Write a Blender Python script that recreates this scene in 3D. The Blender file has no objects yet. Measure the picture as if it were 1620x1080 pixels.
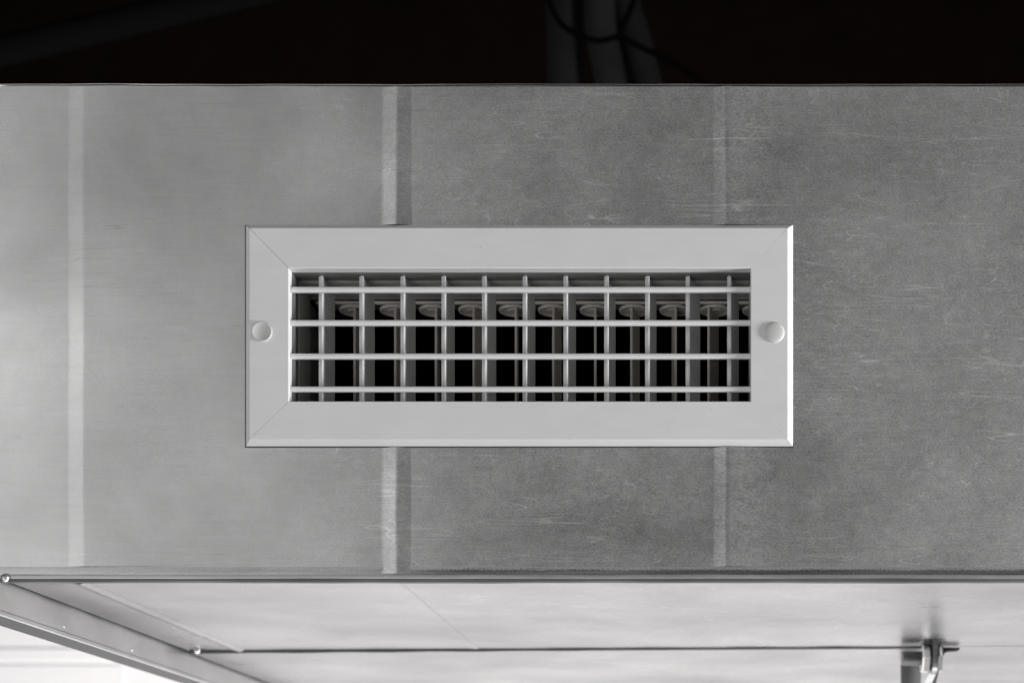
import bpy, bmesh, math, random
from mathutils import Vector, Matrix
random.seed(4)
S = bpy.context.scene
COL = S.collection
R = math.radians

# ------------------------------------------------------------------ camera
# The picture is a straight-on (lens-shifted) view of the duct face, taken from
# below and right of the grille.  World: X right, Y into the picture, Z up, metres.
K, D, VX, VY = 0.0005, 1.2, 1140.0, 1350.0
CX, CZ = (VX - 810) * K, (540 - VY) * K
def X(px, y=0.0): return CX + (px - VX) * K * (D + y) / D
def Z(py, y=0.0): return CZ + (VY - py) * K * (D + y) / D

cam = bpy.data.cameras.new('camera')
camo = bpy.data.objects.new('camera', cam); COL.objects.link(camo)
camo.location = (CX, -D, CZ); camo.rotation_euler = (R(90), 0, 0)
cam.sensor_width = 36; cam.lens = 36 * D / (1620 * K)
cam.shift_x = -(VX - 810) / 1620; cam.shift_y = (VY - 540) / 1620
cam.clip_start = 0.01; cam.clip_end = 60
cam.dof.use_dof = True; cam.dof.focus_distance = D + 0.004; cam.dof.aperture_fstop = 7.0
S.camera = camo

# ------------------------------------------------------------------ light
w = bpy.data.worlds.new('World'); S.world = w; w.use_nodes = True
bg = w.node_tree.nodes['Background']
bg.inputs[0].default_value = (1.0, 0.995, 0.985, 1); bg.inputs[1].default_value = 0.13
def area(name, loc, target, sx, sy, power, col=(1, 1, 1)):
    l = bpy.data.lights.new(name, 'AREA'); l.shape = 'RECTANGLE'; l.size = sx; l.size_y = sy
    l.energy = power; l.color = col
    o = bpy.data.objects.new(name, l); COL.objects.link(o); o.location = loc
    o.rotation_euler = (Vector(target) - Vector(loc)).to_track_quat('-Z', 'Y').to_euler()
    return o
area('side_lamp', (2.50, -0.42, -0.45), (0, 0, 0), 0.42, 0.8, 96)
area('window_lamp', (-3.5, -3.7, 0.75), (-0.3, 0, 0), 2.7, 3.2, 25)
area('window_lamp', (-1.7, -4.2, 0.85), (-0.2, 0, 0), 1.3, 3.0, 5.2)
area('right_fill', (2.6, -5.0, 1.3), (0.4, 0, 0), 3.0, 2.6, 9)  # unseen fill added to lift the right-hand sheets
area('low_fill', (-1.3, -2.5, -1.7), (0, 0, 0), 2.2, 1.4, 29)  # unseen fill from low left, standing in for floor bounce
area('wall_fill', (-0.3, 0.3, -1.7), (-0.2, 2.6, -0.35), 3.2, 1.0, 114, (1, 0.99, 0.985))  # unseen fill added below the view to brighten the far wall
S.view_settings.view_transform = 'Standard'; S.view_settings.look = 'None'
S.view_settings.exposure = 0; S.view_settings.gamma = 1

# ------------------------------------------------------------------ helpers
def link(name, me, mat, parent=None, smooth=False):
    o = bpy.data.objects.new(name, me); COL.objects.link(o)
    if mat: me.materials.append(getattr(mat, 'm', mat))
    if smooth:
        for p in me.polygons: p.use_smooth = True
    if parent: o.parent = parent
    return o
def bmobj(name, bm, mat, parent=None, smooth=False, loc=None):
    bmesh.ops.recalc_face_normals(bm, faces=bm.faces[:])
    me = bpy.data.meshes.new(name); bm.to_mesh(me); bm.free()
    o = link(name, me, mat, parent, smooth)
    if smooth: smooth_by_angle(me)
    if loc: o.location = loc
    return o
def smooth_by_angle(me, ang=R(32)):
    bm = bmesh.new(); bm.from_mesh(me)
    for e in bm.edges:
        e.smooth = not (len(e.link_faces) == 2 and e.calc_face_angle(0) > ang)
    bm.to_mesh(me); bm.free()
def thing(name, label, cat, loc=(0, 0, 0), group=None):
    o = bpy.data.objects.new(name, None); COL.objects.link(o); o.location = loc
    o.empty_display_size = 0.02
    return tag(o, label, cat, group)
def tag(o, label, cat, group=None):
    o['label'] = label; o['category'] = cat
    if group: o['group'] = group
    return o
def box(bm, x0, x1, y0, y1, z0, z1):
    v = [bm.verts.new(p) for p in ((x0,y0,z0),(x1,y0,z0),(x1,y1,z0),(x0,y1,z0),(x0,y0,z1),(x1,y0,z1),(x1,y1,z1),(x0,y1,z1))]
    for f in ((0,3,2,1),(4,5,6,7),(0,1,5,4),(1,2,6,5),(2,3,7,6),(3,0,4,7)):
        bm.faces.new([v[i] for i in f])
def loft(bm, rings, cap=True, closed=True):
    vs = [[bm.verts.new(p) for p in r] for r in rings]
    n = len(vs[0])
    for a, b in zip(vs, vs[1:]):
        for i in range(n if closed else n - 1):
            bm.faces.new((a[i], a[(i+1) % n], b[(i+1) % n], b[i]))
    if cap:
        bm.faces.new(vs[0][::-1]); bm.faces.new(vs[-1])
def extrude(prof, axis, stops):
    """closed 2-D profile swept along an axis; profile axes are the other two in xyz order"""
    def p3(q, s):
        return {'x': (s, q[0], q[1]), 'y': (q[0], s, q[1]), 'z': (q[0], q[1], s)}[axis]
    bm = bmesh.new(); loft(bm, [[p3(q, s) for q in prof] for s in stops]); return bm
def lathe(prof, axis, n=40):
    """prof = list of (radius, height); axis 'y' means height runs along -Y"""
    bm = bmesh.new(); rings = []
    for r, h in prof:
        ring = []
        for i in range(n):
            a = 2 * math.pi * i / n; c, s = r * math.cos(a), r * math.sin(a)
            ring.append({'y': (c, -h, s), 'z': (c, s, h), 'x': (h, c, s)}[axis])
        rings.append(ring)
    loft(bm, rings); return bm
def tube(pts, radii, n=14):
    bm = bmesh.new(); rings = []
    P = [Vector(p) for p in pts]
    for i, p in enumerate(P):
        t = (P[min(i+1, len(P)-1)] - P[max(i-1, 0)]).normalized()
        u = t.cross(Vector((0, 1, 0.03))).normalized(); v = t.cross(u)
        r = radii[i] if isinstance(radii, (list, tuple)) else radii
        rings.append([tuple(p + r * (math.cos(2*math.pi*k/n) * u + math.sin(2*math.pi*k/n) * v)) for k in range(n)])
    loft(bm, rings); return bm
def spline(pts, sub=10):
    out = []
    P = [Vector(p) for p in pts]; P = [2*P[0]-P[1]] + P + [2*P[-1]-P[-2]]
    for i in range(1, len(P) - 2):
        for k in range(sub):
            t = k / sub; a, b, c, d = P[i-1], P[i], P[i+1], P[i+2]
            out.append(0.5 * ((2*b) + (c-a)*t + (2*a-5*b+4*c-d)*t*t + (3*b-a-3*c+d)*t**3))
    out.append(P[-2]); return out

# ------------------------------------------------------------------ materials
class NT:
    def __init__(s, name):
        s.m = bpy.data.materials.new(name); s.m.use_nodes = True
        s.t = s.m.node_tree; s.b = s.t.nodes['Principled BSDF']
        s.geo = s.t.nodes.new('ShaderNodeNewGeometry')
    def n(s, typ, **kw):
        x = s.t.nodes.new(typ)
        for k, v in kw.items(): setattr(x, k, v)
        return x
    def l(s, a, b): s.t.links.new(a, b)
    def mapping(s, scale=(1,1,1), rot=(0,0,0), loc=(0,0,0)):
        mp = s.n('ShaderNodeMapping'); mp.inputs['Scale'].default_value = scale
        mp.inputs['Rotation'].default_value = rot; mp.inputs['Location'].default_value = loc
        s.l(s.geo.outputs['Position'], mp.inputs['Vector']); return mp.outputs[0]
    def noise(s, vec, scale, detail=4, rough=0.55, dist=0.0):
        x = s.n('ShaderNodeTexNoise'); x.inputs['Scale'].default_value = scale
        x.inputs['Detail'].default_value = detail; x.inputs['Roughness'].default_value = rough
        x.inputs['Distortion'].default_value = dist
        if vec is not None: s.l(vec, x.inputs['Vector'])
        return x.outputs['Fac']
    def ramp(s, fac, a, b, va=0.0, vb=1.0):
        x = s.n('ShaderNodeMapRange'); x.interpolation_type = 'SMOOTHSTEP'
        s.l(fac, x.inputs[0]); x.inputs[1].default_value = a; x.inputs[2].default_value = b
        x.inputs[3].default_value = va; x.inputs[4].default_value = vb; return x.outputs[0]
    def math(s, op, a, b=None, clamp=False):
        x = s.n('ShaderNodeMath', operation=op); x.use_clamp = clamp
        for i, v in enumerate((a, b)):
            if v is None: continue
            if isinstance(v, (int, float)): x.inputs[i].default_value = v
            else: s.l(v, x.inputs[i])
        return x.outputs[0]
    def grey(s, fac, tint=(1,1,1)):
        c = s.n('ShaderNodeCombineColor')
        for i in range(3): s.l(s.math('MULTIPLY', fac, tint[i]), c.inputs[i])
        s.l(c.outputs[0], s.b.inputs['Base Color'])
    def bump(s, h, strength, dist, prev=None):
        x = s.n('ShaderNodeBump'); x.inputs['Strength'].default_value = strength
        x.inputs['Distance'].default_value = dist; s.l(h, x.inputs['Height'])
        if prev is not None: s.l(prev, x.inputs['Normal'])
        return x.outputs[0]

def scratches(m, rot, along, across, seed, eps, mask_scale=8, lo=0.47, hi=0.62):
    """thin wandering hairlines: contour of a stretched noise, broken up by a second noise"""
    v = m.mapping((along, 30, across), rot, (seed, seed * 2.1, seed * .7))
    n = m.noise(v, 1.0, 1, 0.4)
    d = m.math('ABSOLUTE', m.math('SUBTRACT', n, 0.5))
    line = m.ramp(d, 0, eps, 1, 0)
    mk = m.ramp(m.noise(m.mapping((1,1,1), (0,0,0), (seed, 3, seed)), mask_scale, 4, .65), lo, hi)
    return m.math('MULTIPLY', line, mk)

def crazing(m, scale, seed, width):
    """short curling scuffs: cell borders of a bent cell pattern, mostly masked away"""
    v = m.mapping((1, 1, 1.5), (0, .3, 0), (seed, 0, seed))
    dn = m.n('ShaderNodeTexNoise'); dn.inputs['Scale'].default_value = scale * .8; m.l(v, dn.inputs['Vector'])
    sc = m.n('ShaderNodeVectorMath', operation='SCALE'); sc.inputs['Scale'].default_value = 1.6 / scale; m.l(dn.outputs['Color'], sc.inputs[0])
    ad = m.n('ShaderNodeVectorMath', operation='ADD'); m.l(v, ad.inputs[0]); m.l(sc.outputs[0], ad.inputs[1])
    vo = m.n('ShaderNodeTexVoronoi', feature='DISTANCE_TO_EDGE'); vo.inputs['Scale'].default_value = scale; m.l(ad.outputs[0], vo.inputs['Vector'])
    line = m.ramp(vo.outputs['Distance'], 0, width, 1, 0)
    mk = m.ramp(m.noise(m.mapping((1,1,1.2), (0,0,0), (seed, 5, 2)), 10, 5, .7), .52, .68)
    mk2 = m.ramp(m.noise(m.mapping((1,1,1.6), (0,0,0), (seed, 9, 4)), 75, 3, .6), .46, .62)
    return m.math('MULTIPLY', line, m.math('MULTIPLY', mk, mk2))

def galvanised(name, base=0.56, rough=0.36, brush=1.0, scratch=1.0, wave=1.0, speck=True, metallic=1.0):
    m = NT(name)
    sep = m.n('ShaderNodeSeparateXYZ'); m.l(m.geo.outputs['Position'], sep.inputs[0])
    big = m.noise(m.mapping((1, 1, .9)), 3.2, 2, 0.35)
    cloud = m.noise(m.mapping((1, 1, 1.3), (0,0,0), (4, 1, 2)), 13, 7, 0.62, 0.15)
    streak = m.noise(m.mapping((16, 40, 430)), 1.0, 4, 0.65)
    streak2 = m.noise(m.mapping((60, 60, 700), (0, .03, 0)), 1.0, 3, 0.6)
    grain = m.noise(m.mapping((1, 1, 1.5)), 560, 3, 0.7)
    mott = m.noise(m.mapping((1, 1, 1.2), (0, .2, 0), (3, 3, 8)), 130, 4, 0.65)
    patina = m.noise(m.mapping((1, 1, 1), (0, 0, 0), (6.3, 2, 5.1)), 6.0, 5, 0.5, 0.3)
    # the right-hand sheets are the more scuffed ones
    worn = m.ramp(m.math('ADD', sep.outputs[0], m.math('MULTIPLY', m.math('SUBTRACT', cloud, .5), .35)), X(300), X(900), .16, 1.0)
    f = m.math('ADD', m.math('MULTIPLY', m.math('SUBTRACT', cloud, 0.5), 0.24), base)
    f = m.math('ADD', f, m.math('MULTIPLY', m.math('SUBTRACT', patina, 0.5), 0.48 * min(1, wave)))
    f = m.math('ADD', f, m.math('MULTIPLY', m.math('SUBTRACT', streak, 0.5), 0.11 * brush))
    f = m.math('ADD', f, m.math('MULTIPLY', m.math('MULTIPLY', m.math('SUBTRACT', streak2, 0.5), worn), 0.16 * brush))
    f = m.math('ADD', f, m.math('MULTIPLY', m.math('MULTIPLY', m.math('SUBTRACT', mott, 0.5), worn), 0.34 * brush))
    f = m.math('ADD', f, m.math('MULTIPLY', m.math('MULTIPLY', m.math('SUBTRACT', grain, 0.5), worn), 0.80 * brush))
    if scratch:
        sc = crazing(m, 95, 2.0, .05)
        sc = m.math('MAXIMUM', sc, crazing(m, 52, 7.0, .03)); sc = m.math('MAXIMUM', sc, crazing(m, 150, 11.0, .06))
        for rot, al, ac, sd, ep in (((0, 0.06, 0), 4, 150, 1.3, .012), ((0, -0.62, 0), 6, 70, 5.2, .006),
                                    ((0, 0.75, 0), 5, 75, 9.4, .006), ((0, 1.2, 0), 6, 60, 12.9, .005)):
            sc = m.math('MAXIMUM', sc, m.math('MULTIPLY', scratches(m, rot, al, ac, sd, ep), .7))
        f = m.math('ADD', f, m.math('MULTIPLY', m.math('MULTIPLY', sc, m.ramp(worn, .25, .9)), 0.40 * scratch))
        dk = scratches(m, (0, 0.05, 0), 5, 110, 21.0, .010, 9, .5, .62)
        f = m.math('SUBTRACT', f, m.math('MULTIPLY', m.math('MULTIPLY', dk, m.math('SUBTRACT', 1.35, worn)), 0.08 * scratch))
    if speck:
        vo = m.n('ShaderNodeTexVoronoi'); vo.inputs['Scale'].default_value = 46
        m.l(m.mapping(), vo.inputs['Vector'])
        sp = m.math('MULTIPLY', m.ramp(vo.outputs['Distance'], 0.020, 0.040, 1, 0), m.ramp(m.noise(m.mapping(), 25, 2), .5, .6))
        f = m.math('SUBTRACT', f, m.math('MULTIPLY', sp, 0.25))
    f = m.math('MAXIMUM', f, 0.05)
    m.grey(f, (1.0, 0.997, 0.994))
    r = m.math('ADD', m.math('MULTIPLY', m.math('SUBTRACT', cloud, 0.5), 0.30), rough)
    r = m.math('ADD', r, m.math('MULTIPLY', m.math('SUBTRACT', patina, 0.5), -0.22))
    r = m.math('ADD', r, m.math('MULTIPLY', m.math('SUBTRACT', grain, 0.5), 0.05))
    r = m.math('MAXIMUM', r, min(rough, .24)); m.l(r, m.b.inputs['Roughness']); m.b.inputs['Metallic'].default_value = metallic
    nb = m.bump(big, 1.0, 0.0125 * wave)
    nb = m.bump(cloud, 1.0, 0.00018 * wave, nb)
    nb = m.bump(streak, 0.5, 0.00003 * brush, nb)
    m.l(nb, m.b.inputs['Normal'])
    return m
MET = galvanised('galvanised_sheet', 0.58, 0.31, metallic=0.88)
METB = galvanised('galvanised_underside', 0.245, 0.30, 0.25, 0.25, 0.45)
METR = galvanised('galvanised_rail', 0.55, 0.45, 0.3, 0, 0.05, False)
STEEL = galvanised('bright_steel', 0.50, 0.30, 0.3, 0, 0.1, False)

DSTEEL = galvanised('dark_steel', 0.20, 0.42, 0.3, 0, 0.1, False)
def banded_hem(name):
    """folded hem: same zinc with an uneven dark band, stronger towards the right"""
    m = NT(name)
    n1 = m.noise(m.mapping((9, 30, 160)), 1.0, 6, 0.7)
    n2 = m.noise(m.mapping((1, 1, 1)), 650, 2, 0.6)
    n3 = m.noise(m.mapping((1, 1, 1)), 4.0, 3, 0.5)
    sep = m.n('ShaderNodeSeparateXYZ'); m.l(m.geo.outputs['Position'], sep.inputs[0])
    side = m.math('ADD', m.ramp(sep.outputs[0], X(560), X(760), 0.0, 0.62), m.math('MULTIPLY', m.math('SUBTRACT', n3, .5), .9))
    g = m.math('ADD', n1, m.math('MULTIPLY', m.math('SUBTRACT', n2, .5), .7))
    zz = m.math('ADD', sep.outputs[2], m.math('MULTIPLY', m.math('SUBTRACT', g, .5), .0045))
    low = m.math('MULTIPLY', m.ramp(zz, Z(898.0), Z(902.5), 0, 1), m.ramp(sep.outputs[2], Z(300), Z(200), 1, .75))
    low = m.math('MAXIMUM', low, m.ramp(sep.outputs[2], Z(300), Z(200), 0, .8))
    f = m.math('SUBTRACT', m.ramp(g, .2, .8, .44, .60), m.math('MULTIPLY', m.math('MULTIPLY', side, low), .50))
    f = m.math('MINIMUM', m.math('MAXIMUM', f, .08), .60)
    m.grey(f); m.b.inputs['Metallic'].default_value = 0.9; m.b.inputs['Roughness'].default_value = 0.40
    m.l(m.bump(n2, .5, .0001), m.b.inputs['Normal'])
    return m
HEM = banded_hem('hem_dark_band')

def plain(name, col, rough=0.5, metallic=0.0, var=0.05, peel=0.00002, spec=0.5):
    m = NT(name)
    n1 = m.noise(m.mapping(), 14, 4, 0.6); n2 = m.noise(m.mapping(), 900, 2, 0.5)
    f = m.math('ADD', m.math('MULTIPLY', m.math('SUBTRACT', n1, .5), var * 2), 1.0)
    m.grey(f, col); m.b.inputs['Roughness'].default_value = rough
    m.b.inputs['Metallic'].default_value = metallic
    m.b.inputs['Specular IOR Level'].default_value = spec
    if peel: m.l(m.bump(n2, .6, peel), m.b.inputs['Normal'])
    return m
WHITE = plain('white_powder_coat', (0.74, 0.74, 0.735), 0.38, 0, 0.02, 0.00001)
def add_specks(m, base):
    vo = m.n('ShaderNodeTexVoronoi'); vo.inputs['Scale'].default_value = 60; m.l(m.mapping(), vo.inputs['Vector'])
    sp = m.math('MULTIPLY', m.ramp(vo.outputs['Distance'], .02, .06, 1, 0), m.ramp(m.noise(m.mapping(), 30, 2), .54, .60))
    sm = m.noise(m.mapping((1, 1, 2.2)), 22, 5, .65)
    f = m.math('ADD', m.math('MULTIPLY', m.math('SUBTRACT', sm, .5), .10), base)
    f = m.math('SUBTRACT', f, m.math('MULTIPLY', scratches(m, (0, .1, 0), 6, 80, 33.0, .008, 14, .56, .64), .05))
    f = m.math('SUBTRACT', f, m.math('MULTIPLY', sp, .16)); m.grey(f, (1, 1, 1))
    m.l(m.ramp(sm, .2, .8, .30, .46), m.b.inputs['Roughness'])
add_specks(WHITE, .74)
CAPW = plain('white_plastic_cap', (0.60, 0.60, 0.595), 0.36, 0, 0.01, 0)
VANE = plain('white_vane_paint', (0.59, 0.59, 0.59), 0.35, 0, 0.03)
DAMP = plain('beige_damper_plastic', (0.58, 0.545, 0.495), 0.5, 0, 0.05)
SLEV = plain('dull_sleeve_paint', (0.15, 0.15, 0.147), 0.4, 0, 0.05)
CORE = plain('core_rail_paint', (0.40, 0.40, 0.39), 0.45, 0, 0.04)
DFRM = plain('dull_damper_frame', (0.20, 0.197, 0.19), 0.5, 0, 0.05)
LINER = plain('black_duct_liner', (0.012, 0.012, 0.012), 0.95, 0, 0.1, 0, 0.05)
GAPSH = plain('gap_shade_grey', (0.13, 0.13, 0.13), 0.6, 0, 0.5, 0, 0.2)
BLKW = plain('plain_black', (0.008, 0.008, 0.008), 0.6, 0, 0.1, 0, 0.1)
DGREY = plain('dark_grey_matte', (0.075, 0.075, 0.075), 0.7, 0, 0.2, 0, 0.2)
WALLM = plain('white_wall_paint', (0.80, 0.785, 0.79), 0.8, 0, 0.03)
DARKM = plain('unlit_ceiling', (0.0038, 0.0025, 0.0019), 1.0, 0, 0.3, 0, 0.0)  # near-black base colour in place of real darkness overhead
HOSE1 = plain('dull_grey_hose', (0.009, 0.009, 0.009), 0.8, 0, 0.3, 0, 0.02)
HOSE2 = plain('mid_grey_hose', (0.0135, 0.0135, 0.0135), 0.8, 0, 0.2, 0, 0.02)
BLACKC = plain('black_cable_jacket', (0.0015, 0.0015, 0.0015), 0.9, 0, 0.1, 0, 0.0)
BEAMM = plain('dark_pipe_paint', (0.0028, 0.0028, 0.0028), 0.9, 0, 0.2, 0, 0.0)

# ------------------------------------------------------------------ setting behind the duct
bm = bmesh.new(); box(bm, -7, 6, 2.75, 2.9, -3.2, 0.72)
wl = bmobj('wall', bm, WALLM); wl['kind'] = 'structure'
bm = bmesh.new(); box(bm, -3.4, -1.395, 2.743, 2.748, -3.2, 0.085); bmobj('pilaster', bm, WALLM, wl)
bm = bmesh.new(); box(bm, -7, 6, 2.742, 2.748, 0.10, 0.128); bmobj('moulding', bm, WALLM, wl)
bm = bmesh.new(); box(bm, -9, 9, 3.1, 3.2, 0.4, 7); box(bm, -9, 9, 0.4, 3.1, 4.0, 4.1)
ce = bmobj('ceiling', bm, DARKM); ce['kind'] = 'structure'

# ------------------------------------------------------------------ duct
duct = thing('air_duct', 'galvanised sheet metal air duct box carrying the white grille on its front', 'air duct', (0, 0, 0))
ZT, ZB = Z(134), Z(918.5)                     # top and bottom of the front face
ZP0, ZP1 = Z(137.5), Z(896)                   # flat of the panels between the two hems
XL, XR = X(-3), X(1960)
DEPTH = 1.02
HX0, HX1, HZ0, HZ1 = X(436), X(1206), Z(650), Z(408)
cuts = [XL, X(119), X(628.5), X(1149.5), XR]
TH = 0.0009
for i in range(4):
    x0, x1 = cuts[i] + (0.0002 if i else 0), cuts[i+1] - 0.0002
    bm = bmesh.new()
    hx0, hx1 = max(x0, HX0), min(x1, HX1)
    if hx0 < hx1:                              # leave the grille's hole open
        if x0 < hx0: box(bm, x0, hx0, 0, TH, ZP1, ZP0)
        if hx1 < x1: box(bm, hx1, x1, 0, TH, ZP1, ZP0)
        box(bm, hx0, hx1, 0, TH, HZ1, ZP0); box(bm, hx0, hx1, 0, TH, ZP1, HZ0)
    else:
        box(bm, x0, x1, 0, TH, ZP1, ZP0)
    bmobj('front_panel', bm, MET, duct)
# pressed stiffening beads over the joints: shallow roof shapes, left flank and right flank
FZ0, FZ1 = Z(706) - 0.0006, Z(357) + 0.0006
def bead(pl, pm, pr, hgt, z0_, z1_, seed, n=44):
    bm = bmesh.new(); rings = []
    for i in range(n + 1):
        z = z0_ + (z1_ - z0_) * i / n
        j = .9 * math.sin(z * 31 + seed) + .6 * math.sin(z * 83 + 2 * seed)
        h = hgt * (1 + .16 * math.sin(z * 19 + seed * 3) + .10 * math.sin(z * 57 + seed))
        a_, m_, b_ = pl + j * .6, pm + .5 * j, pr - .4 * j
        w = b_ - m_
        pf = [(a_ - 2, -.00003), (a_ + .5, -.00006), (a_ + 3.5, -.00006 - h * .09), (m_ - 3.5, -h * .87), (m_ - .8, -h)]
        if w < 40: pf += [(m_ + min(3, w * .12), -h * .95), (m_ + w * .5, -h * .5), (b_ - min(4, w * .2), -h * .10 - .00005), (b_, -.00003)]
        else: pf += [(m_ + w * t, -.00003 - h * (1 - t) ** (2.2 if w > 200 else 1.6)) for t in ((.01, .03) if w > 200 else ()) + (.05, .1, .16, .24, .32, .42, .52, .64, .76, .88, 1)]
        rings.append([(X(px), y, z) for px, y in pf])
    loft(bm, rings, cap=False, closed=False)
    bm.normal_update()
    if sum(f.normal.y for f in bm.faces) > 0: bmesh.ops.reverse_faces(bm, faces=bm.faces[:])
    me = bpy.data.meshes.new('seam_strip'); bm.to_mesh(me); bm.free()
    return link('seam_strip', me, MET, duct, True)
bead(109.5, 132, 384, .0014, ZP1 + .0002, ZP0 - .0002, 1.0)
bead(605, 628, 651, .0013, FZ1, ZP0 - .0002, 2.0); bead(605, 628, 650, .0013, Z(907), FZ0, 2.0)
bead(1127, 1150, 1252, .00175, FZ1, ZP0 - .0002, 5.0); bead(1127, 1150, 1252, .00175, ZP1 + .0002, FZ0, 5.0)

# hems: folded edges, swept along X with a slight hand-bent wander
def hem(prof, n=90, amp=.00045, seed=0.0):
    bm = bmesh.new(); rings = []
    for i in range(n + 1):
        x = XL + (XR - XL) * i / n
        dz = amp * (math.sin(x * 17 + seed) + .6 * math.sin(x * 41 + 2 * seed) + .5 * math.sin(x * 97 + seed))
        dy = amp * .6 * math.sin(x * 29 + 3 + seed)
        rings.append([(x, y + dy * wgt, z + dz * wgt) for y, z, wgt in prof])
    loft(bm, rings); return bm
z0, z1 = ZP0, ZT
bmobj('top_hem', hem([(0.0030, z0 - .0002, 0), (.0020, z0, .3), (.0016, z0 + .0014, .5), (.0003, z0 + .0018, .6), (.0002, z1 + .0004, .4), (.0010, z1 + .0012, .4), (.01, z1 + .0012, 0), (.01, z0, 0)], seed=1.0), HEM, duct)
zb = ZP1
bmobj('bottom_hem', hem([(0.0014, zb, 0), (-.00008, zb, 0), (-.00008, zb - .0020, 0), (.0000, zb - .0044, .5), (.0002, zb - .0062, .5),
                         (.0012, zb - .0062, 1.0)], amp=.0002, seed=2.0), HEM, duct)
zl = Z(914.6); lipz = ZB
bmobj('bottom_lip', hem([(0.0014, zb - .0060, .5), (.00024, zb - .0062, .5), (.0001, zb - .0070, .5), (-.0001, zl + .0004, .4), (.0000, zl, .3),
                         (.0030, zl, .3), (.0030, zb - .006, 0)], amp=.00025, seed=4.0), METR, duct, True)
bmobj('gap_shade_line', hem([(.0004, zl - .0001, .3), (.0003, lipz - .0004, .8), (.0012, lipz - .0014, .8), (.0032, lipz - .0012, .3), (.0032, zl - .0001, 0)], amp=.0003, seed=6.0), GAPSH, duct, True)  # dark strip standing in for the shadowed gap under the lip

# underside: two panels, the cross joint slightly out of square
BL = X(0) + 0.0052
def yjoint(x): return 0.406 + (x - X(300)) / (X(1440, .38) - X(300)) * -0.027
bcuts = [BL, X(119), X(628.5), X(1149.5), XR]
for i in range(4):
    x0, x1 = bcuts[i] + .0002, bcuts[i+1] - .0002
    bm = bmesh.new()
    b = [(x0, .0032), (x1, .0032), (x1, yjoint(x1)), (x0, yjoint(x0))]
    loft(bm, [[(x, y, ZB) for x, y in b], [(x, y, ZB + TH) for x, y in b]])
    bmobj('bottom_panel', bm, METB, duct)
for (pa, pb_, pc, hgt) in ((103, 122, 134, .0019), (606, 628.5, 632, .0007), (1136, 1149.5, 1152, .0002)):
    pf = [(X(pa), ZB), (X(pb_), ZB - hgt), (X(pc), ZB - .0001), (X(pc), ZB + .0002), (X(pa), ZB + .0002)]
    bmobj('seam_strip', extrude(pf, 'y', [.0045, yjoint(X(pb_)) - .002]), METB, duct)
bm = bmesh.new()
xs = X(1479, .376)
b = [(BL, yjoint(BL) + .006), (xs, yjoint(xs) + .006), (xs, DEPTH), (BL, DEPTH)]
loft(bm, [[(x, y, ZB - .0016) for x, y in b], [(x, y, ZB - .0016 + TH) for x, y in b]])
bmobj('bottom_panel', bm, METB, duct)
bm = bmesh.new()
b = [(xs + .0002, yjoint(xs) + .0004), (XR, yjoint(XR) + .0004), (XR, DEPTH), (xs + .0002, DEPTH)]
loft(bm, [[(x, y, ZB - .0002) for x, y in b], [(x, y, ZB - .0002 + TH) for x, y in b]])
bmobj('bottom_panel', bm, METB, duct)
bm = bmesh.new()                                # dark sealed cross joint
rings = []
for i in range(41):
    x = BL + (X(1478, .375) - BL) * i / 40; y = yjoint(x); t = .0022 * (1.1 - .75 * i / 40) + .0003 * math.sin(i * 1.3)
    rings.append([(x, y, ZB + .0004), (x, y - .0006, ZB - t), (x, y + .0035, ZB - t - .0004), (x, y + .0058, ZB - .0003)])
loft(bm, rings); bmobj('joint_sealant', bm, DGREY, duct)
# rail along the lower left edge
xr = X(0)
zr1, zr0 = Z(921), Z(966)
prof = [(xr - .0008, zr1 + .004), (xr, zr1 + .004), (xr, zr0 + .0012), (xr + .0010, zr0), (xr + .0010, zr0 - .0028), (xr - .0020, zr0 - .0030), (xr - .0030, zr0 + .0006), (xr - .0030, zr1 + .004)]
rail = bmobj('edge_rail', extrude(prof, 'y', [-.0005, DEPTH]), METR, duct)
prof = [(xr - .0020, zr0 - .0012), (xr - .0019, zr0 - .0026), (xr - .028, zr0 - .0026), (xr - .028, zr0 - .0012)]
bmobj('dark_strip', extrude(prof, 'y', [.0005, DEPTH]), DGREY, rail)  # plain dark strip along the rail's underside
for y in (.118, .27):
    o = bmobj('rivet', lathe([(.0001, .0007), (.0009, .0006), (.0015, .0003), (.0017, 0)], 'x', 12), METR, rail, True)
    o.location = (xr, y, (zr1 + zr0) / 2 + .006 * math.sin(y * 40))
for px, py, y in ((8, 913.5, -.001), (312, 1028.5, .40)):
    o = bmobj('rivet', lathe([(.0001, .0026), (.0018, .0022), (.0030, .0012), (.0034, 0)], 'y', 20), METR, duct, True)
    o.location = (X(px, y), y, Z(py, y))
# other sides of the box, lined black inside
bm = bmesh.new(); box(bm, XL, XL + TH, .003, DEPTH, ZB + .006, ZT - .0005); bmobj('side_panel', bm, MET, duct)
bm = bmesh.new(); box(bm, XR - TH, XR, .003, DEPTH, ZB + .006, ZT - .0005); bmobj('side_panel', bm, MET, duct)
bm = bmesh.new(); box(bm, XL, XR, .0115, DEPTH, ZT - .0004, ZT + .0005); bmobj('top_panel', bm, MET, duct)
bm = bmesh.new(); box(bm, XL, XR, DEPTH + .0002, DEPTH + .001, ZB, ZT); bmobj('back_panel', bm, MET, duct)
bm = bmesh.new()
x0, x1, y0, y1, za, zc = XL + .002, XR - .002, .0105, DEPTH - .003, ZB + .003, ZT - .002
box(bm, x0, x1, y1 - .002, y1, za, zc); box(bm, x0, x1, y0, y1 - .0021, zc - .002, zc); box(bm, x0, x1, y0, y1 - .0021, za, za + .002)
box(bm, x0, HX0 - .004, .0021, y0 - .001, za + .0021, zc - .0021); box(bm, HX1 + .004, x1, .0021, y0 - .001, za + .0021, zc - .0021)
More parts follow.
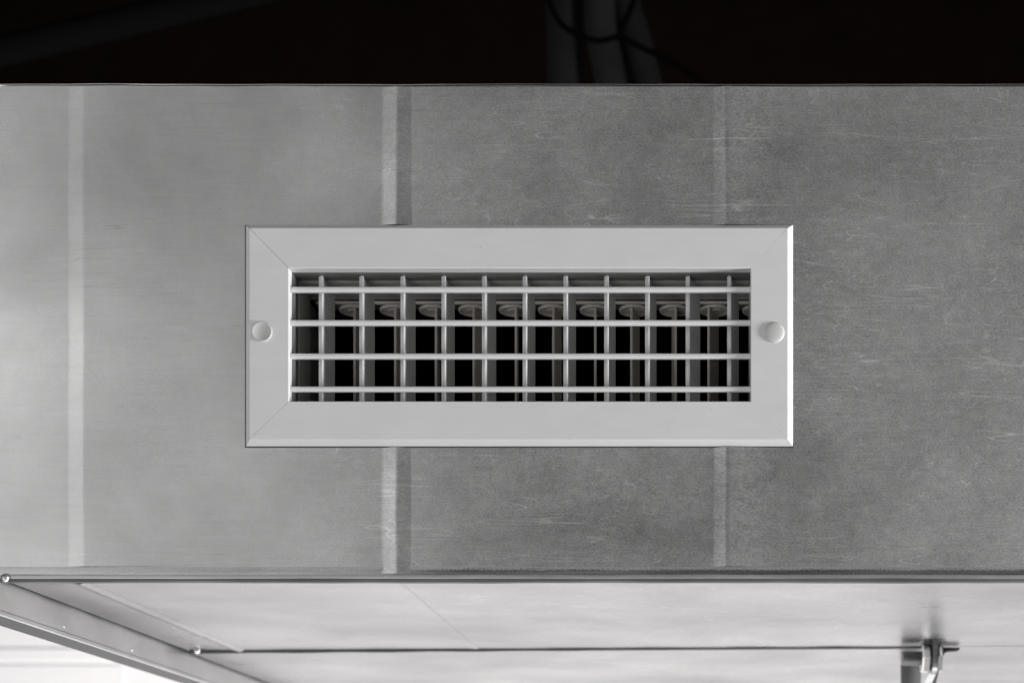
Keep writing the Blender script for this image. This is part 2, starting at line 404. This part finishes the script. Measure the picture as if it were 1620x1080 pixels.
box(bm, HX0 - .004, HX1 + .004, .0021, y0 - .001, HZ1 + .004, zc - .0021); box(bm, HX0 - .004, HX1 + .004, .0021, y0 - .001, za + .0021, HZ0 - .004)
bmobj('liner', bm, LINER, duct)

# ------------------------------------------------------------------ grille
gr = thing('vent_grille', 'white rectangular air grille with double deflection blades on the metal duct', 'air vent', (X(821), 0, Z(706)))
gm = Matrix.Translation(-Vector(gr.location))
def gpart(name, bm, mat, smooth=False, parent=None):
    bm.transform(gm); return bmobj(name, bm, mat, parent or gr, smooth)
YF, YO, YC = -.0055, -.0053, .0032             # face at the outer edge, face at the opening, back of the collar
OX0, OX1, OZ0, OZ1 = X(457, YO), X(1187.5, YO), Z(634.5, YO), Z(424.3, YO)
EX0, EX1, EZ0, EZ1 = X(389), X(1254.5), Z(706.5), Z(356.5)
CH = .0041
def rect(t, y, inset=0):
    """t=0 opening edge, t=1 outer edge at the wall"""
    return (OX0 + (EX0 - OX0) * t + inset, OX1 + (EX1 - OX1) * t - inset, OZ0 + (EZ0 - OZ0) * t + inset, OZ1 + (EZ1 - OZ1) * t - inset, y)
secs = [rect(0, YC), rect(0, YO + .0006), rect(0, YO + .0002, -.0002), rect(0, YO, -.0006), rect(1, YF + .0001, CH + .0007), rect(1, YF + .0002, CH + .0002),
        rect(1, YF + .0007, CH - .0003), rect(1, -.0010, .0004), rect(1, -.0001, 0), rect(1, -.0001, .004), rect(0, -.0012, -.003), rect(0, YC, -.0016)]
def rail_mesh(side, g0, g1):
    """one mitred rail; g0/g1 = (gap at the outer corner, gap at the inner corner) for its two ends"""
    bm = bmesh.new(); ra, rb = [], []
    for (xa, xb, za, zb_, y) in secs:
        t = min(1, max(0, (OX0 - xa) / (OX0 - EX0)))
        a = g0[1] + (g0[0] - g0[1]) * t; b = g1[1] + (g1[0] - g1[1]) * t
        if side == 'top': ra.append((xa + a, y, zb_)); rb.append((xb - b, y, zb_))
        if side == 'bottom': ra.append((xa + a, y, za)); rb.append((xb - b, y, za))
        if side == 'left': ra.append((xa, y, za + a)); rb.append((xa, y, zb_ - b))
        if side == 'right': ra.append((xb, y, za + a)); rb.append((xb, y, zb_ - b))
    loft(bm, [ra, rb]); return bm
gl, gtr, gbr = (.00013, .00013), (.00014, .00001), (.00004, .00001)
for side, a, b in (('top', gl, gtr), ('bottom', gl, gbr), ('left', gl, gl), ('right', gbr, gtr)):
    gpart('frame_rail', rail_mesh(side, a, b), WHITE)
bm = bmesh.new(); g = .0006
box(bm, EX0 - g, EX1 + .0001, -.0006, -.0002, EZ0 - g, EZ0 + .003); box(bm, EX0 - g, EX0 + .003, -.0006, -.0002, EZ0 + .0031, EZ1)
gpart('dark_strip', bm, DGREY)  # dark strip standing in for the frame's contact shadow
# sleeve behind the collar
SL = .0007
sx0, sx1, sz0, sz1 = OX0 + SL, OX1 - SL * .3, OZ0 - .0005, OZ1 - SL
def ring(x0, x1, z0_, z1_, y0, y1, t):
    bm = bmesh.new()
    box(bm, x0 - t, x0, y0, y1, z0_ - t, z1_ + t); box(bm, x1, x1 + t, y0, y1, z0_ - t, z1_ + t)
    box(bm, x0, x1, y0, y1, z1_, z1_ + t); box(bm, x0, x1, y0, y1, z0_ - t, z0_); return bm
gpart('sleeve', ring(sx0, sx1, sz0, sz1, YC + .0002, .0185, .0014), SLEV)
bm = bmesh.new(); yl = .0187
box(bm, sx0 - .0014, sx1 + .0014, yl, .046, Z(447.5, yl), sz1 + .0014); box(bm, sx0 - .0014, sx1 + .0014, yl, .046, sz0 - .0014, sz0 + .002)
box(bm, sx0 - .0014, X(474, yl), yl, .046, sz0 + .0021, Z(447.5, yl) - .0001); box(bm, sx1 - .0005, sx1 + .0014, yl, .046, sz0 + .0021, Z(447.5, yl) - .0001)
gpart('core_frame', bm, CORE)
# four horizontal slats
def slat_prof(zc):
    th, dp, yn = .0041, .0062, -.0024
    pts = []
    for i in range(9):
        a = math.pi / 2 + math.pi * i / 8
        pts.append((yn + .0011 + .0011 * math.cos(a), zc + th / 2 * math.sin(a)))
    pts += [(yn + dp * .5, zc - th * .48), (yn + dp, zc - th * .28), (yn + dp + .0004, zc), (yn + dp, zc + th * .28), (yn + dp * .5, zc + th * .48)]
    return pts
for py in (457.0, 509.6, 562.4, 614.6):
    gpart('slat', extrude(slat_prof(Z(py, -.0024)), 'x', [OX0 + .0001, OX1 - .0001]), WHITE, True)
# eleven vertical vanes, each turned a little differently
vx = [508.2, 572.3, 637.4, 702.2, 766.3, 830.6, 895.0, 959.6, 1024.3, 1088.4, 1154.0]
vw = [21.5, 20.5, 20, 17, 18.5, 16, 16, 14, 14, 19, 14.5]
YV, LV, RB = .0085, .0250, .0018
for px, wd in zip(vx, vw):
    xc = X(px, YV)
    tail = X(px + wd + 1.5, YV + LV) - xc
    a = math.asin(max(-.5, min(.6, (tail - .0008) / LV)))
    pr2 = []                                   # rounded-square nose in front, thin blade behind
    for cx_, yy, rr, t0 in ((RB - .0009, -.0004, .0009, -90), (RB - .0003, .0001, .0003, 0), (-RB + .0003, .0001, .0003, 90), (-RB + .0007, -.0005, .0007, 180)):
        for q in (0, 30, 60, 90): pr2.append((cx_ + rr * math.cos(R(t0 + q)), yy + rr * math.sin(R(t0 + q))))
        if t0 == 0: pr2 += [(.0001, .0008), (.0001, LV * .6), (.0002, LV), (-.0006, LV), (-.0008, LV * .6), (-.0008, .0011)]
    ca, sa = math.cos(a), math.sin(a)
    prof = [(xc + u * ca + v * sa, YV - u * sa + v * ca) for u, v in pr2]
    va = gpart('vane', extrude(prof, 'z', [sz0 + .0004, sz1 - .0007]), VANE, True)
    bm = lathe([(.0012, 0), (.0012, .0022)], 'z', 12); bm.transform(Matrix.Translation((xc, YV, sz1 - .0012))); gpart('pivot', bm, DFRM, True, va)
# damper behind: frame, then blades that each hang from a round gear wheel
bm = bmesh.new(); yd = .047
box(bm, sx0 - .0014, sx1 + .0014, yd, yd + .001, Z(473.3, yd), sz1 + .0014)
box(bm, sx0 - .0014, sx1 + .0014, yd + .0011, .088, Z(462, yd), Z(462, yd) + .001)
box(bm, sx0 - .0014, X(491, yd), yd, yd + .001, sz0 - .001, Z(473.3, yd) - .0001)
box(bm, sx0 - .0014, sx0, yd + .0011, .088, sz0 - .001, Z(473.3, yd) - .0001); box(bm, sx1, sx1 + .0014, yd, .088, sz0 - .001, Z(473.3, yd) - .0001)
box(bm, sx0 - .0014, sx1 + .0014, yd, .088, sz0 - .0030, sz0 - .0011)
df = gpart('damper_frame', bm, DFRM)
bm = bmesh.new(); yr = .0492; box(bm, sx0 + .0062, sx1 - .0002, yr, yr + .0022, Z(480.3, yr), Z(476.2, yr)); gpart('gear_rail', bm, DAMP, False, df)
dfx = [561, 625.5, 690, 749.5, 816.5, 875.5, 942, 999, 1069, 1121, 1192]
dct = [561, 625, 687, 749, 813, 875, 941, 1003, 1067, 1131, 1198]
dan = [3, 6, -3, 14, -3, 10, -5, 13, -9, 20, -5]
YG, RG = .062, .0125
for px, pc, an in zip(dfx, dct, dan):
    yf = YG - .011
    xf = X(px, yf); zt = Z(484.5, YG - RG); L = .023; a = R(an)
    pr2 = [(-.0011, 0), (-.0005, -.0008), (.0005, -.0008), (.0011, 0), (.0011, .002), (.0007, .004), (.0005, L), (-.0005, L), (-.0007, .004), (-.0011, .002)]
    prof = [(xf + u * math.cos(a) + v * math.sin(a), yf - u * math.sin(a) + v * math.cos(a)) for u, v in pr2]
    bl = gpart('damper_blade', extrude(prof, 'z', [sz0 - .0008, zt - .0001]), DAMP, True)
    xc = X(pc, YG)
    bm = lathe([(.0001, .0), (RG * .42, -.0003), (RG * .45, .0009), (RG * .78, .0009), (RG * .82, -.0003), (RG * .97, -.0003), (RG, .0003), (RG, .0017), (RG * .95, .0020), (.0001, .0020)], 'z', 32)
    bm.transform(Matrix.Translation((xc, YG, zt))); gpart('gear_wheel', bm, DAMP, True, bl)
# screw caps on the frame
def cap(px, py, prof):
    bm = lathe(prof, 'y', 48); y = YF + .0004
    bm.transform(Matrix.Translation((X(px, y), y, Z(py, y)))); return gpart('screw_cap', bm, CAPW, True)
r = .0081
cap(415, 525, [(r, 0), (r, .0010), (r * .97, .0015), (r * .91, .0017), (r * .82, .0014), (r * .6, .0009), (r * .3, .0006), (.0001, .0005)])
cap(1224.5, 526, [(r * 1.02, -.0002), (r * 1.02, .0003), (r, .0008), (r * .93, .0013), (r * .8, .0017), (r * .6, .0020), (r * .3, .0022), (.0001, .0023)])

# ------------------------------------------------------------------ clamp bolt under the duct
yb = .372
bolt = thing('clamp_bolt', 'zinc plated clamp bolt with two hex nuts hanging under the duct joint', 'bolt', (X(1476, yb), yb, Z(1038, yb)))
bmx = Matrix.Translation(-Vector(bolt.location))
def bpart(name, bm, mat, smooth=False):
    bm.transform(bmx); return bmobj(name, bm, mat, bolt, smooth)
zc = Z(1041, yb)
def thread(x0, x1, rad, pitch):
    prof = []; x = x0; k = 0
    prof.append((.0001, x0))
    while x <= x1:
        prof.append((rad * (1.0 if k % 2 else .86), x)); x += pitch / 2; k += 1
    prof.append((.0001, x1)); return lathe(prof, 'x', 24)
bm = thread(X(1427, yb), X(1492, yb), .0077, .0020); bm.transform(Matrix.Translation((0, yb, zc))); bpart('threaded_shank', bm, DSTEEL)
bm = bmesh.new(); xa, xb = X(1489, yb), X(1517, yb); zj = Z(1026, yb)     # thin plain black wedge under the joint
loft(bm, [[(xa, yb - .005, zj - .009), (xa, yb + .01, zj - .009), (xa, yb + .01, zj + .0014), (xa, yb - .005, zj + .0014)],
          [(xa + .005, yb - .005, zj - .0022), (xa + .005, yb + .01, zj - .0022), (xa + .005, yb + .01, zj + .0012), (xa + .005, yb - .005, zj + .0012)],
          [(xb, yb - .005, zj - .0010), (xb, yb + .01, zj - .0010), (xb, yb + .01, zj + .0008), (xb, yb - .005, zj + .0008)]])
bpart('wedge', bm, BLKW)
def nut(x0, x1, rad, rot):
    bm = bmesh.new(); rings = []
    for x, q in ((x0, .90), (x0 + .0016, 1), (x1 - .0016, 1), (x1, .90)):
        rings.append([(x, yb + rad * q * math.cos(R(rot + 60 * k)), zc + rad * q * math.sin(R(rot + 60 * k))) for k in range(6)])
    loft(bm, rings); return bm
bpart('nut', nut(X(1457, yb), X(1470.5, yb), .0162, 1), STEEL)
bpart('nut', nut(X(1482, yb), X(1490, yb), .0158, -3), STEEL)
bm = bmesh.new()                                # lug plate: seen edge on, rounded bottom
pts = [(yb - .016, ZB + .0), (yb - .016, zc - .004)] + [(yb + .016 * math.cos(R(t)), zc - .004 + .014 * math.sin(R(t))) for t in range(195, 346, 15)] + [(yb + .016, zc - .004), (yb + .016, ZB)]
loft(bm, [[(X(1472.5, yb), y, z) for y, z in pts], [(X(1480, yb), y, z) for y, z in pts]])
bpart('lug_plate', bm, DSTEEL)
bm = bmesh.new()                                # strap that loops down from the bolt
za = Z(1056, yb)
loft(bm, [[(X(1474, yb) , yb - .006, za), (X(1484, yb), yb - .006, za), (X(1484, yb), yb + .006, za), (X(1474, yb), yb + .006, za)],
          [(X(1455, yb), yb - .006, za - .022), (X(1469, yb), yb - .006, za - .022), (X(1469, yb), yb + .006, za - .022), (X(1455, yb), yb + .006, za - .022)],
          [(X(1450, yb), yb - .006, za - .032), (X(1464, yb), yb - .006, za - .032), (X(1464, yb), yb + .006, za - .032), (X(1450, yb), yb + .006, za - .032)]])
bpart('strap', bm, WHITE)
bm = bmesh.new()
loft(bm, [[(X(1481, yb), yb - .004, za), (X(1486, yb), yb - .004, za), (X(1486, yb), yb + .004, za), (X(1481, yb), yb + .004, za)],
          [(X(1472, yb), yb - .004, za - .024), (X(1477, yb), yb - .004, za - .024), (X(1477, yb), yb + .004, za - .024), (X(1472, yb), yb + .004, za - .024)],
          [(X(1468, yb), yb - .004, za - .032), (X(1473, yb), yb - .004, za - .032), (X(1473, yb), yb + .004, za - .032), (X(1468, yb), yb + .004, za - .032)]])
bpart('strap_clip', bm, DGREY)
yt = .50; rr = (X(1457, yt) - X(1425, yt)) / 2
bm = lathe([(rr * .8, -.032), (rr, -.029), (rr, -.004), (rr * .92, -.0017)], 'z', 32); bm.transform(Matrix.Translation((X(1441, yt), yt, ZB)))
bpart('dark_stub', bm, DGREY, True)  # plain dark cylinder below the rear panel, left of the bolt

# ------------------------------------------------------------------ dim things above the duct
yh = 1.55
def hose(name, label, cat, pix, radp, mat, y=yh, group=None, n=16):
    pts = spline([(X(px, y), y, Z(py, y)) for px, py in pix], 8)
    o = bmobj(name, tube([tuple(p) for p in pts], radp * K * (D + y) / D, n), mat, None, True)
    tag(o, label, cat, group); return o
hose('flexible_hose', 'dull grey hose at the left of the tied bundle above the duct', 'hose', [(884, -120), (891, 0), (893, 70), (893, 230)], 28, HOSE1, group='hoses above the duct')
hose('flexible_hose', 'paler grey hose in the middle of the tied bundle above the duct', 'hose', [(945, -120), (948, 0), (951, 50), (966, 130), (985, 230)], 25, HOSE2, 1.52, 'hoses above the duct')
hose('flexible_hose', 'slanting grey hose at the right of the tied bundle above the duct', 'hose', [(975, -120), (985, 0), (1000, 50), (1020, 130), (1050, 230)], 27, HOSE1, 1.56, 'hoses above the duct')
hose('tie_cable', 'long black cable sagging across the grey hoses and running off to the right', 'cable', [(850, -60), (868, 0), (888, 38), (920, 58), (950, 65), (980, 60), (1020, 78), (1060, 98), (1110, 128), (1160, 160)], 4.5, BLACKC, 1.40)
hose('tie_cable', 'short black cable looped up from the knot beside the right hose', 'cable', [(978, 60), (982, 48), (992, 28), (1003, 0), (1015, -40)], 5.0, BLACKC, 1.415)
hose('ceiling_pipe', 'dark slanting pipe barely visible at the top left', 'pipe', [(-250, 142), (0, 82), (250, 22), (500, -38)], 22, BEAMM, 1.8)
